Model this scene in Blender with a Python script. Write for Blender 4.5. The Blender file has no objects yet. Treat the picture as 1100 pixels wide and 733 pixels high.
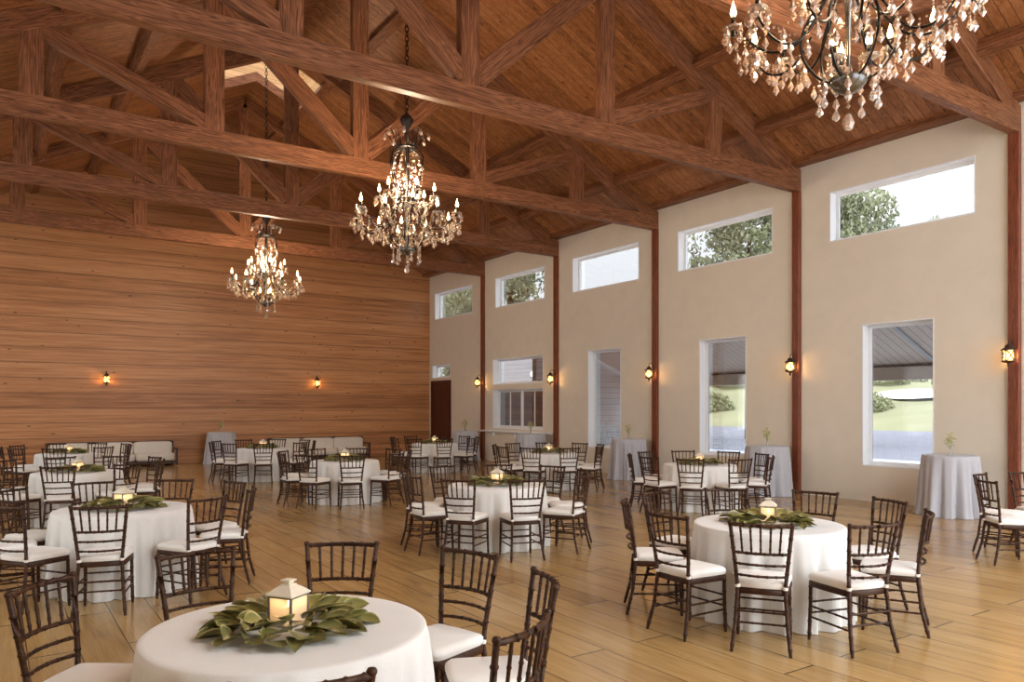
import bpy, math, random
from mathutils import Vector, Matrix, Euler
R = math.radians
PI = math.pi
rng = random.Random(7)
scene = bpy.context.scene
col = scene.collection

# ------------------------------------------------------------------ helpers
class MB:
    def __init__(s):
        s.v = []; s.f = []; s.sm = []; s.c = None
    def add(s, vs, fs, smooth=False):
        o = len(s.v)
        s.v += [tuple(p) for p in vs]
        s.f += [tuple(i + o for i in f) for f in fs]
        s.sm += [smooth] * len(fs)
    def box(s, c, d, m=None):
        x, y, z = d[0] / 2, d[1] / 2, d[2] / 2
        vs = [Vector(p) for p in ((-x, -y, -z), (x, -y, -z), (x, y, -z), (-x, y, -z), (-x, -y, z), (x, -y, z), (x, y, z), (-x, y, z))]
        if m is not None: vs = [m @ p for p in vs]
        vs = [p + Vector(c) for p in vs]
        s.add(vs, ((3, 2, 1, 0), (4, 5, 6, 7), (0, 1, 5, 4), (1, 2, 6, 5), (2, 3, 7, 6), (3, 0, 4, 7)))
    def bx(s, x0, x1, y0, y1, z0, z1):
        s.box(((x0 + x1) / 2, (y0 + y1) / 2, (z0 + z1) / 2), (x1 - x0, y1 - y0, z1 - z0))
    def bar(s, L, w, h, ch=.012):
        # chamfered timber along +x, width along y, height along z
        a, b = w / 2, h / 2
        pr = [(a - ch, -b), (a, -b + ch), (a, b - ch), (a - ch, b), (-a + ch, b), (-a, b - ch), (-a, -b + ch), (-a + ch, -b)]
        vs = [(0, y, z) for y, z in pr] + [(L, y, z) for y, z in pr]
        fs = [(i, (i + 1) % 8, 8 + (i + 1) % 8, 8 + i) for i in range(8)] + [tuple(range(7, -1, -1)), tuple(range(8, 16))]
        s.add(vs, [tuple(reversed(f)) for f in fs])
    def tube(s, pts, rad, n=8, cap=True, closed=False):
        pts = [Vector(p) for p in pts]
        k = len(pts)
        if not hasattr(rad, '__len__'): rad = [rad] * k
        up = None; rings = []
        for i, p in enumerate(pts):
            if closed: t = pts[(i + 1) % k] - pts[i - 1]
            else: t = pts[min(i + 1, k - 1)] - pts[max(i - 1, 0)]
            t.normalize()
            if up is None:
                up = Vector((0, 0, 1)) if abs(t.z) < .9 else Vector((0, 1, 0))
            u = t.cross(up)
            if u.length < 1e-6: u = t.orthogonal()
            u.normalize(); w = u.cross(t).normalized(); up = w
            rings.append([p + (u * math.cos(2 * PI * j / n) + w * math.sin(2 * PI * j / n)) * rad[i] for j in range(n)])
        vs = [q for r_ in rings for q in r_]
        fs = []
        for i in range(k if closed else k - 1):
            a, b = i * n, ((i + 1) % k) * n
            for j in range(n):
                fs.append((a + j, a + (j + 1) % n, b + (j + 1) % n, b + j))
        s.add(vs, fs, True)
        if cap and not closed:
            s.add(rings[0], [tuple(range(n - 1, -1, -1))]); s.add(rings[-1], [tuple(range(n))])
    def lathe(s, prof, n=16, c=(0, 0, 0), smooth=True, rot=0):
        vs = []
        for r_, z in prof:
            for j in range(n):
                a = 2 * PI * j / n + rot
                vs.append((c[0] + r_ * math.cos(a), c[1] + r_ * math.sin(a), c[2] + z))
        fs = []
        for i in range(len(prof) - 1):
            for j in range(n):
                fs.append((i * n + j, i * n + (j + 1) % n, (i + 1) * n + (j + 1) % n, (i + 1) * n + j))
        s.add(vs, fs, smooth)
    def mesh(s, name):
        m = bpy.data.meshes.new(name)
        m.from_pydata(s.v, [], s.f)
        m.polygons.foreach_set('use_smooth', s.sm)
        m.update()
        return m
    def build(s, name, mat, parent=None):
        return obj(name, s.mesh(name), mat, parent)

def obj(name, me, mat=None, parent=None, loc=None, rot=None):
    o = bpy.data.objects.new(name, me)
    if mat is not None and len(me.materials) == 0: me.materials.append(mat)
    col.objects.link(o)
    if parent is not None: o.parent = parent
    if loc is not None: o.location = loc
    if rot is not None: o.rotation_euler = rot
    return o
def tag(o, label=None, cat=None, group=None, kind=None):
    if label: o['label'] = label
    if cat: o['category'] = cat
    if group: o['group'] = group
    if kind: o['kind'] = kind
    return o
def empty(name, loc=(0, 0, 0), rz=0., label=None, cat=None, group=None, kind=None):
    o = bpy.data.objects.new(name, None); col.objects.link(o)
    o.empty_display_size = .1
    o.location = loc; o.rotation_euler = (0, 0, rz)
    return tag(o, label, cat, group, kind)
KIDS = {}
def kids(o):
    return list(o.children)
def copy_tree(o, parent=None):
    c = o.copy(); col.objects.link(c); c.parent = parent
    for ch in kids(o): copy_tree(ch, c)
    return c
def struct(name, mb, mat, parent=None):
    o = mb.build(name, mat, parent)
    if parent is None: o['kind'] = 'structure'
    return o

# ------------------------------------------------------------------ materials
def srgb(r, g, b):
    f = lambda c: (c / 255 / 12.92) if c / 255 <= .04045 else ((c / 255 + .055) / 1.055) ** 2.4
    return (f(r), f(g), f(b), 1)
class NT:
    def __init__(s, name):
        s.m = bpy.data.materials.new(name); s.m.use_nodes = True
        s.t = s.m.node_tree; s.n = s.t.nodes
        s.b = s.n['Principled BSDF']; s.out = s.n['Material Output']
    def nd(s, typ, **kw):
        n = s.n.new(typ)
        for k, v in kw.items():
            if hasattr(n, k): setattr(n, k, v)
            else: n.inputs[k.replace('_', ' ')].default_value = v
        return n
    def ln(s, a, b):
        s.t.links.new(a, b)
    def math(s, op, a, b=None, c=None):
        n = s.n.new('ShaderNodeMath'); n.operation = op
        for i, x in enumerate((a, b, c)):
            if x is None: continue
            if isinstance(x, (int, float)): n.inputs[i].default_value = x
            else: s.ln(x, n.inputs[i])
        return n.outputs[0]
    def mix(s, fac, a, b, mode='MIX'):
        n = s.n.new('ShaderNodeMix'); n.data_type = 'RGBA'; n.blend_type = mode
        for i, x in ((0, fac), (6, a), (7, b)):
            if isinstance(x, (int, float)): n.inputs[i].default_value = x
            elif isinstance(x, tuple): n.inputs[i].default_value = x
            else: s.ln(x, n.inputs[i])
        return n.outputs[2]
    def ramp(s, fac, stops):
        n = s.n.new('ShaderNodeValToRGB')
        e = n.color_ramp.elements
        while len(e) < len(stops): e.new(.5)
        for i, (p, c) in enumerate(stops):
            e[i].position = p; e[i].color = c
        s.ln(fac, n.inputs[0]); return n.outputs[0]
    def mapping(s, vec, scale=(1, 1, 1), loc=None):
        n = s.n.new('ShaderNodeMapping'); n.inputs['Scale'].default_value = scale
        s.ln(vec, n.inputs[0])
        if loc is not None: s.ln(loc, n.inputs['Location'])
        return n.outputs[0]
    def noise(s, vec, scale=1., detail=4., rough=.55, dist=0.):
        n = s.n.new('ShaderNodeTexNoise')
        n.inputs['Scale'].default_value = scale; n.inputs['Detail'].default_value = detail
        n.inputs['Roughness'].default_value = rough; n.inputs['Distortion'].default_value = dist
        if vec is not None: s.ln(vec, n.inputs['Vector'])
        return n.outputs[0]
    def bump(s, h, strength=.2, dist=.01):
        n = s.n.new('ShaderNodeBump'); n.inputs['Strength'].default_value = strength; n.inputs['Distance'].default_value = dist
        s.ln(h, n.inputs['Height']); s.ln(n.outputs[0], s.b.inputs['Normal'])
    def set(s, **kw):
        for k, v in kw.items(): s.b.inputs[k.replace('_', ' ')].default_value = v
        return s

def plain(name, c, rough=.5, metal=0., spec=.5, var=.06, nscale=30., **kw):
    t = NT(name)
    co = t.nd('ShaderNodeTexCoord').outputs['Object']
    f = t.noise(co, nscale, 3)
    d = tuple(min(1, x * (1 - var)) for x in c[:3]) + (1,); l = tuple(min(1, x * (1 + var)) for x in c[:3]) + (1,)
    t.ln(t.ramp(f, [(.3, d), (.7, l)]), t.b.inputs['Base Color'])
    t.set(Roughness=rough, Metallic=metal)
    t.b.inputs['Specular IOR Level'].default_value = spec
    for k, v in kw.items(): t.b.inputs[k.replace('_', ' ')].default_value = v
    return t.m

def timber(name, cd, cm, cl, rough=.34):
    t = NT(name)
    co = t.nd('ShaderNodeTexCoord').outputs['Object']
    rnd = t.nd('ShaderNodeObjectInfo').outputs['Random']
    off = t.math('MULTIPLY', rnd, 37.)
    cx = t.nd('ShaderNodeCombineXYZ')
    for i in range(3): t.ln(off, cx.inputs[i])
    v = t.mapping(co, (.55, 13, 13), cx.outputs[0])
    n1 = t.noise(v, 1.0, 3, .5, .9)
    rings = t.math('FRACT', t.math('MULTIPLY', n1, 12.))
    rings = t.math('ABSOLUTE', t.math('SUBTRACT', rings, .5))
    v2 = t.mapping(co, (2.2, 60, 60), cx.outputs[0])
    n2 = t.noise(v2, 1.0, 5, .65, .3)
    g = t.math('ADD', t.math('MULTIPLY', rings, .55), t.math('MULTIPLY', n2, .9))
    c = t.ramp(g, [(.34, cd), (.56, cm), (.8, cl)])
    t.ln(c, t.b.inputs['Base Color'])
    t.bump(n2, .35, .004)
    t.set(Roughness=rough)
    t.b.inputs['Specular IOR Level'].default_value = .25
    return t.m

def boards(name, axis, along, width, cd, cm, cl, gap=.02, rough=.45, knots=True, off=0., varamt=.5, knotc=(.03, .012, .006, 1), spec=.4, seam_shade=0., ks=.105):
    """planks: board index along world axis 'axis'; grain along 'along'"""
    t = NT(name)
    pos = t.nd('ShaderNodeNewGeometry').outputs['Position']
    sp = t.nd('ShaderNodeSeparateXYZ'); t.ln(pos, sp.inputs[0])
    a = t.math('MULTIPLY', t.math('ADD', sp.outputs[axis], off), 1. / width)
    idx = t.math('FLOOR', a); fr = t.math('FRACT', a)
    wn = t.nd('ShaderNodeTexWhiteNoise', noise_dimensions='1D'); t.ln(idx, wn.inputs['W'])
    cx = t.nd('ShaderNodeCombineXYZ')
    sh = t.math('MULTIPLY', wn.outputs['Value'], 53.)
    t.ln(sh, cx.inputs[along]); t.ln(t.math('MULTIPLY', idx, 3.1), cx.inputs[(along + 1) % 3])
    sc = [14, 14, 14]; sc[along] = .5
    v = t.mapping(pos, tuple(sc), cx.outputs[0])
    n1 = t.noise(v, 1., 3, .5, .8)
    sc2 = [55, 55, 55]; sc2[along] = 1.6
    n2 = t.noise(t.mapping(pos, tuple(sc2), cx.outputs[0]), 1., 5, .6, .2)
    g = t.math('ADD', t.math('MULTIPLY', n1, .62), t.math('MULTIPLY', n2, .38))
    g = t.math('ADD', g, t.math('MULTIPLY', t.math('SUBTRACT', wn.outputs['Value'], .5), varamt * .5))
    c = t.ramp(g, [(.26, cd), (.5, cm), (.76, cl)])
    h = n2
    if knots:
        sk = [5., 5., 5.]; sk[along] = 1.7
        vo = t.nd('ShaderNodeTexVoronoi'); vo.inputs['Scale'].default_value = 1.
        t.ln(t.mapping(pos, tuple(sk), cx.outputs[0]), vo.inputs['Vector'])
        k = t.math('LESS_THAN', vo.outputs['Distance'], ks)
        c = t.mix(t.math('MULTIPLY', k, .75), c, knotc)
    if seam_shade:  # soft shade towards the board seams, put into the colour
        sh = t.math('MULTIPLY', t.math('POWER', t.math('ABSOLUTE', t.math('SUBTRACT', t.math('MULTIPLY', fr, 2.), 1.)), 5.), seam_shade)
        c = t.mix(sh, c, (.06, .025, .012, 1))
    e = t.math('LESS_THAN', t.math('MINIMUM', fr, t.math('SUBTRACT', 1., fr)), gap)
    c = t.mix(t.math('MULTIPLY', e, .85), c, (.02, .009, .004, 1))
    t.ln(c, t.b.inputs['Base Color'])
    t.bump(t.math('SUBTRACT', t.math('MULTIPLY', h, .3), e), .35, .008)
    t.set(Roughness=rough)
    t.b.inputs['Specular IOR Level'].default_value = spec
    return t

M = {}
M['timber'] = timber('red_brown_timber', srgb(64, 38, 23), srgb(124, 77, 48), srgb(164, 111, 77), .5)
M['post'] = timber('post_timber', srgb(78, 38, 24), srgb(118, 62, 40), srgb(146, 84, 56))
M['ceil'] = boards('ceiling_boards', 1, 0, .155, srgb(96, 58, 30), srgb(152, 98, 58), srgb(186, 130, 84), gap=.03, rough=.45, varamt=.35).m
M['backwall'] = boards('wall_boards', 2, 0, .42, srgb(140, 92, 54), srgb(186, 128, 80), srgb(212, 158, 110), gap=.012, rough=.4, varamt=.36, seam_shade=.16, ks=.08).m
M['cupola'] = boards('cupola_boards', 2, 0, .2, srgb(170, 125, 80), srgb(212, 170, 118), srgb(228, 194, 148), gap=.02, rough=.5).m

def floor_mat():
    t = NT('floor_planks')
    W, L = .3056, 2.04
    pos = t.nd('ShaderNodeNewGeometry').outputs['Position']
    sp = t.nd('ShaderNodeSeparateXYZ'); t.ln(pos, sp.inputs[0])
    a = t.math('MULTIPLY', t.math('SUBTRACT', sp.outputs[0], 4.78 - 40 * W), 1 / W)
    idx = t.math('FLOOR', a); fr = t.math('FRACT', a)
    odd = t.math('MODULO', idx, 2.)
    b = t.math('ADD', t.math('MULTIPLY', t.math('SUBTRACT', sp.outputs[1], 3.06 - 20 * L), 1 / L), t.math('MULTIPLY', odd, .5))
    jd = t.math('FLOOR', b); fb = t.math('FRACT', b)
    cmb = t.nd('ShaderNodeCombineXYZ'); t.ln(idx, cmb.inputs[0]); t.ln(jd, cmb.inputs[1])
    wn = t.nd('ShaderNodeTexWhiteNoise', noise_dimensions='2D'); t.ln(cmb.outputs[0], wn.inputs['Vector'])
    cx = t.nd('ShaderNodeCombineXYZ')
    t.ln(t.math('MULTIPLY', wn.outputs['Value'], 41.), cx.inputs[1]); t.ln(t.math('MULTIPLY', idx, 2.7), cx.inputs[0])
    n1 = t.noise(t.mapping(pos, (7, .8, 7), cx.outputs[0]), 1., 4, .55, 1.4)
    n2 = t.noise(t.mapping(pos, (70, 2.2, 70), cx.outputs[0]), 1., 5, .6, .2)
    g = t.math('ADD', t.math('MULTIPLY', n1, .55), t.math('MULTIPLY', n2, .45))
    g = t.math('ADD', g, t.math('MULTIPLY', t.math('SUBTRACT', wn.outputs['Value'], .5), .16))
    c = t.ramp(g, [(.2, srgb(128, 97, 56)), (.5, srgb(172, 137, 85)), (.8, srgb(198, 164, 112))])
    e1 = t.math('LESS_THAN', t.math('MINIMUM', fr, t.math('SUBTRACT', 1., fr)), .013)
    e2 = t.math('LESS_THAN', t.math('MINIMUM', fb, t.math('SUBTRACT', 1., fb)), .0028)
    c = t.mix(t.math('MULTIPLY', e1, .8), c, (.05, .025, .012, 1))
    c = t.mix(t.math('MULTIPLY', e2, .92), c, (.02, .01, .005, 1))
    t.ln(c, t.b.inputs['Base Color'])
    e = t.math('MAXIMUM', e1, e2)
    t.bump(t.math('SUBTRACT', t.math('MULTIPLY', n2, .08), e), .12, .004)
    t.ln(t.math('ADD', t.math('MULTIPLY', n2, .14), .13), t.b.inputs['Roughness'])
    t.b.inputs['Specular IOR Level'].default_value = .45
    return t.m
M['floor'] = floor_mat()

M['plaster'] = plain('plaster_beige', srgb(226, 217, 200), .75, var=.025, nscale=3., spec=.2)
M['white'] = plain('white_paint', srgb(238, 240, 242), .35, var=.01)
M['door'] = timber('door_wood', srgb(52, 24, 16), srgb(84, 42, 28), srgb(104, 56, 38))
M['chair'] = timber('chair_wood', srgb(35, 19, 9), srgb(57, 33, 18), srgb(78, 48, 28), .45)
def fabric(name, c, sc=420., bs=.25):
    t = NT(name)
    co = t.nd('ShaderNodeTexCoord').outputs['Object']
    w1 = t.nd('ShaderNodeTexWave', bands_direction='X'); w1.inputs['Scale'].default_value = sc / 6; t.ln(co, w1.inputs[0])
    n = t.noise(co, sc / 2, 3)
    n2 = t.noise(co, 6., 3)
    d = tuple(x * .93 for x in c[:3]) + (1,)
    t.ln(t.ramp(t.math('ADD', t.math('MULTIPLY', n, .6), t.math('MULTIPLY', n2, .4)), [(.35, d), (.65, c)]), t.b.inputs['Base Color'])
    t.bump(n, bs, .002)
    t.set(Roughness=.85)
    t.b.inputs['Sheen Weight'].default_value = .2
    t.b.inputs['Specular IOR Level'].default_value = .15
    return t.m
M['linen'] = fabric('ivory_linen', srgb(228, 225, 219), 300., .5)
M['grey_linen'] = fabric('grey_linen', srgb(188, 188, 193), 300., .3)
M['cushion'] = fabric('cushion_fabric', srgb(240, 236, 228), 500., .15)
M['sofa'] = fabric('sofa_fabric', srgb(225, 218, 206), 260., .2)
M['black'] = plain('black_iron', srgb(20, 18, 17), .35, .6, .5)
M['bronze'] = plain('dark_bronze', srgb(62, 50, 44), .45, .5, .5, var=.2)
M['silver'] = plain('smoky_silver', srgb(120, 118, 114), .18, .85)
M['lantern'] = plain('lantern_cream_metal', srgb(226, 216, 194), .4, .1, .5)
M['lantern_edge'] = plain('lantern_grey_edge', srgb(120, 116, 106), .4, .4, .5)

def emis(name, c, s):
    t = NT(name)
    co = t.nd('ShaderNodeTexCoord').outputs['Object']
    n = t.noise(co, 8., 2)
    t.ln(t.ramp(n, [(.3, c), (.7, tuple(min(1, x * 1.08) for x in c[:3]) + (1,))]), t.b.inputs['Emission Color'])
    t.b.inputs['Emission Strength'].default_value = s
    t.b.inputs['Base Color'].default_value = c
    return t.m
M['flame'] = emis('flame_glow', (1., .66, .3, 1), 16.)
M['candle'] = emis('candle_wax', srgb(255, 236, 204), .35)
def sconce_glass():
    t = NT('sconce_glass')
    t.set(Roughness=.3); t.b.inputs['Emission Color'].default_value = srgb(255, 222, 150); t.b.inputs['Emission Strength'].default_value = .55
    t.b.inputs['Base Color'].default_value = srgb(240, 220, 180)
    tr = t.nd('ShaderNodeBsdfTransparent'); tr.inputs[0].default_value = (1, .9, .7, 1)
    mx = t.nd('ShaderNodeMixShader'); mx.inputs[0].default_value = .5
    t.ln(tr.outputs[0], mx.inputs[1]); t.ln(t.b.outputs[0], mx.inputs[2]); t.ln(mx.outputs[0], t.out.inputs[0])
    return t.m
M['sconce_glass'] = sconce_glass()
M['lamp_white'] = emis('lamp_white', (1, .95, .85, 1), 3.)  # glow of the disc that stands for a mirrored lamp

def glass_thin(name, tint, gl=.1, frost=0., fc=(1, 1, 1, 1)):
    t = NT(name)
    tr = t.nd('ShaderNodeBsdfTransparent'); tr.inputs[0].default_value = tint
    gs = t.nd('ShaderNodeBsdfGlossy'); gs.inputs['Roughness'].default_value = .03
    lw = t.nd('ShaderNodeLayerWeight'); lw.inputs[0].default_value = .35
    fac = t.math('ADD', t.math('MULTIPLY', lw.outputs['Fresnel'], .3), gl)
    mx = t.nd('ShaderNodeMixShader'); t.ln(fac, mx.inputs[0]); t.ln(tr.outputs[0], mx.inputs[1]); t.ln(gs.outputs[0], mx.inputs[2])
    last = mx.outputs[0]
    if frost > 0:
        df = t.nd('ShaderNodeBsdfTranslucent'); df.inputs[0].default_value = fc
        d2 = t.nd('ShaderNodeBsdfDiffuse'); d2.inputs[0].default_value = fc
        m0 = t.nd('ShaderNodeMixShader'); m0.inputs[0].default_value = .5; t.ln(df.outputs[0], m0.inputs[1]); t.ln(d2.outputs[0], m0.inputs[2])
        m2 = t.nd('ShaderNodeMixShader'); m2.inputs[0].default_value = frost
        t.ln(last, m2.inputs[1]); t.ln(m0.outputs[0], m2.inputs[2]); last = m2.outputs[0]
    t.ln(last, t.out.inputs[0])
    return t.m
M['glass'] = glass_thin('window_glass', (.33, .335, .34, 1), .02)
M['clear_glass'] = glass_thin('clear_glass', (.92, .93, .93, 1), .02)
M['dark_glass'] = glass_thin('dark_glass', (.03, .03, .033, 1), .03)  # tinted near black to stand in for the dim room behind the panes
M['lantern_glass'] = glass_thin('lantern_glass', (1, .97, .9, 1), .04, .5, srgb(250, 236, 214))
M['vase_glass'] = glass_thin('vase_glass', (.9, .93, .92, 1), .12, .25, (.8, .82, .8, 1))
def crystal():
    t = NT('crystal')
    co = t.nd('ShaderNodeObjectInfo').outputs['Random']
    c = t.ramp(co, [(0., (.9, .82, .74, 1)), (.55, (.88, .74, .6, 1)), (1., (.8, .54, .38, 1))])
    t.ln(c, t.b.inputs['Base Color'])
    t.set(Roughness=.03, Metallic=0.)
    t.b.inputs['Transmission Weight'].default_value = .75
    t.b.inputs['IOR'].default_value = 1.5
    t.b.inputs['Specular IOR Level'].default_value = .9
    return t.m
M['crystal'] = crystal()

def leafmat(name, edgec, d, l):
    t = NT(name)
    at = t.nd('ShaderNodeAttribute', attribute_name='leafcol')
    sp = t.nd('ShaderNodeSeparateColor'); t.ln(at.outputs['Color'], sp.inputs[0])
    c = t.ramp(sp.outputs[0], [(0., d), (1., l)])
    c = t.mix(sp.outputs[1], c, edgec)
    t.ln(c, t.b.inputs['Base Color'])
    t.set(Roughness=.3)
    t.b.inputs['Specular IOR Level'].default_value = .5
    return t.m
M['leaf'] = leafmat('magnolia_leaf', srgb(196, 182, 116), srgb(24, 33, 14), srgb(110, 112, 52))
M['tree'] = leafmat('tree_leaf', srgb(206, 206, 168), srgb(98, 106, 80), srgb(184, 188, 142))
M['sprig'] = leafmat('sprig_leaf', srgb(232, 226, 160), srgb(120, 140, 60), srgb(222, 216, 140))
M['bark'] = plain('bark', srgb(84, 70, 58), .9, var=.25, nscale=8.)
M['lawn'] = plain('lawn_grass', srgb(160, 158, 120), .9, var=.18, nscale=.12)
M['sand'] = plain('bunker_sand', srgb(236, 230, 220), .9)
M['concrete'] = plain('pale_concrete', srgb(196, 200, 206), .8, var=.05, nscale=2.)
M['gravel'] = plain('grey_gravel', srgb(140, 140, 150), .9, var=.2, nscale=9.)
sid = boards('grey_siding', 2, 0, .18, srgb(196, 192, 192), srgb(204, 200, 200), srgb(212, 208, 208), gap=.03, rough=.6, knots=False, varamt=.05)
M['siding'] = sid.m
M['porch'] = boards('porch_ceiling', 1, 0, .2, srgb(214, 196, 184), srgb(222, 206, 196), srgb(230, 214, 206), gap=.03, rough=.6, knots=False, varamt=.1).m
M['porch_beam'] = plain('porch_beam_paint', srgb(196, 178, 166), .6)
M['dark_wood'] = plain('dark_stained_wood', srgb(58, 30, 22), .45, var=.15)

# ------------------------------------------------------------------ camera
TH = R(34.1475); H = 1.70; FPX = 822.1
cam_d = bpy.data.cameras.new('camera'); cam = bpy.data.objects.new('camera', cam_d); col.objects.link(cam)
cam.location = (0, 0, H); cam.rotation_euler = (R(90), 0, -TH)
cam_d.sensor_width = 36; cam_d.lens = FPX / 1100 * 36
cam_d.shift_y = (437.8 - 366.5) / 1100
cam_d.clip_start = .05; cam_d.clip_end = 500
scene.camera = cam
sT, cT = math.sin(TH), math.cos(TH)
def project(X, Y, Z):
    d = X * sT + Y * cT; u = X * cT - Y * sT
    if d < .05: return None
    return 550 + FPX * u / d, 437.8 - FPX * (Z - H) / d
def in_frame(pts, m=0):
    for p in pts:
        q = project(*p)
        if q and -m < q[0] < 1100 + m and -m < q[1] < 733 + m: return True
    return False
def ray(px, d):
    k = (px - 550) / FPX
    return d * (sT + k * cT), d * (cT - k * sT)

# ------------------------------------------------------------------ room
XW, YB, KX = 13.125, 24.677, 5.574
SP, Y0 = 3.885, 5.438
PITCH = .4875
def roof(x): return 6.519 - PITCH * (abs(x - KX) - (12.806 - KX)) 
RZ = roof(KX)
XL = 2 * KX - XW          # left wall line
YR = -2.5

mb = MB(); mb.bx(XL, XW + .3, YR, YB + .3, -.1, 0); struct('floor', mb, M['floor'])

def wall_cells(holes, y0, y1, z0, z1, x0, x1):
    ys = sorted({y0, y1, *[h[0] for h in holes], *[h[1] for h in holes]})
    zs = sorted({z0, z1, *[h[2] for h in holes], *[h[3] for h in holes]})
    mb = MB()
    for a, b in zip(ys, ys[1:]):
        run = None
        for c, d in zip(zs, zs[1:]):
            my, mz = (a + b) / 2, (c + d) / 2
            hole = any(h[0] < my < h[1] and h[2] < mz < h[3] for h in holes)
            if hole:
                if run: mb.bx(x0, x1, a, b, run[0], run[1]); run = None
            else:
                run = (run[0], d) if run else (c, d)
        if run: mb.bx(x0, x1, a, b, run[0], run[1])
    return mb
bay = [Y0 + SP * (i + .5) - .055 for i in range(5)]
UP = [(b - 1.3, b + 1.3, 4.832, 5.775) for b in bay]
UP[4] = (21.68, 24.27, 4.832, 5.775)
LOW = [(b - .645, b + .645, .639, 3.214) for b in bay[:3]]
TR = (17.75, 20.43, 2.41, 3.22)
SV = (17.75, 20.43, 1.04, 2.27)
DR = (23.1, 24.58, 0., 2.65)
DT = (23.16, 24.47, 2.74, 3.21)
holes = UP + LOW + [TR, SV, DR, DT]
struct('wall_right', wall_cells(holes, YR, YB, 0, 6.5, XW, XW + .3), M['plaster'])
lh = [(b - 1.3, b + 1.3, 4.832, 5.775) for b in bay] + [(b - .645, b + .645, .639, 3.214) for b in bay]
mb = MB(); mb.bx(XL - .3, 2.6, YR - .3, YR, 0, 9.); struct('wall_rear', mb, M['plaster'])  # unseen part-width wall, shaped to let light in from behind on the right
struct('wall_left', wall_cells(lh, YR, YB, 0, 6.5, XL - .3, XL), M['plaster'])
# gable wall behind
mb = MB()
pts = [(XL, 0), (XW + .3, 0), (XW + .3, roof(XW) + .05), (KX, RZ + .05), (XL, roof(XL) + .05)]
vs = [(x, YB, z) for x, z in pts] + [(x, YB + .2, z) for x, z in pts]
mb.add(vs, [(0, 1, 2, 3, 4), (9, 8, 7, 6, 5)] + [(i, i + 5, (i + 1) % 5 + 5, (i + 1) % 5) for i in range(5)])
struct('wall_back', mb, M['backwall'])
# ceiling with cupola opening
CUX, CY0, CY1 = 1.25, 18.05, 19.9
mb = MB()
def slope_patch(xa, xb, ya, yb):
    za, zb = roof(xa), roof(xb)
    vs = [(xa, ya, za), (xb, ya, zb), (xb, yb, zb), (xa, yb, za)]
    vs += [(x, y, z + .12) for x, y, z in vs]
    mb.add(vs, [(0, 1, 2, 3), (7, 6, 5, 4), (0, 4, 5, 1), (1, 5, 6, 2), (2, 6, 7, 3), (3, 7, 4, 0)])
for xa, xb in ((XL, KX - CUX), (KX + CUX, XW - .1)):
    slope_patch(xa, xb, YR, YB + .1)
for xa, xb in ((KX - CUX, KX), (KX, KX + CUX)):
    slope_patch(xa, xb, YR, CY0); slope_patch(xa, xb, CY1, YB + .1)
struct('ceiling', mb, M['ceil'])
# cupola
cu = empty('cupola', (KX, (CY0 + CY1) / 2, RZ), label='raised wooden cupola with glass top at the ridge above the far chandelier', cat='cupola')
ctop = RZ + 1.0
def local(mb, o):
    mb.v = [(x - o[0], y - o[1], z - o[2]) for x, y, z in mb.v]; return mb
co_ = cu.location
mb = MB()
for s_ in (0, 1):
    y = CY1 if s_ else CY0 - .06
    vs = []
    for yy in (y, y + .06):
        vs += [(KX - CUX, yy, roof(KX - CUX)), (KX, yy, RZ), (KX + CUX, yy, roof(KX + CUX)), (KX + CUX, yy, ctop), (KX - CUX, yy, ctop)]
    mb.add(vs, [(0, 1, 2, 3, 4), (9, 8, 7, 6, 5)] + [(i, i + 5, (i + 1) % 5 + 5, (i + 1) % 5) for i in range(5)])
for x in (KX - CUX - .06, KX + CUX):
    mb.bx(x, x + .06, CY0 - .06, CY1 + .06, roof(KX + CUX), ctop)
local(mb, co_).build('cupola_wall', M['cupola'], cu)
mb = MB()
yy = CY1 - .05
for sgn in (-1, 1):
    vs = []
    for y in (yy, CY1):
        for dz0 in (0., .24):
            vs += [(KX, y, RZ + dz0), (KX + sgn * CUX, y, roof(KX + CUX) + dz0)]
    mb.add(vs, [(0, 1, 3, 2), (4, 6, 7, 5), (0, 4, 5, 1), (2, 3, 7, 6), (1, 5, 7, 3), (0, 2, 6, 4)])
local(mb, co_).build('cupola_trim', M['timber'], cu)
mb = MB(); mb.bx(KX - CUX - .06, KX + CUX + .06, CY0 - .06, CY1 + .06, ctop, ctop + .02)
local(mb, co_).build('glass_top', M['clear_glass'], cu)
mb = MB(); mb.bx(KX - .08, KX + .08, CY0 - .06, CY1 + .06, ctop - .2, ctop)
local(mb, co_).build('hanging_beam', M['timber'], cu)

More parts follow.
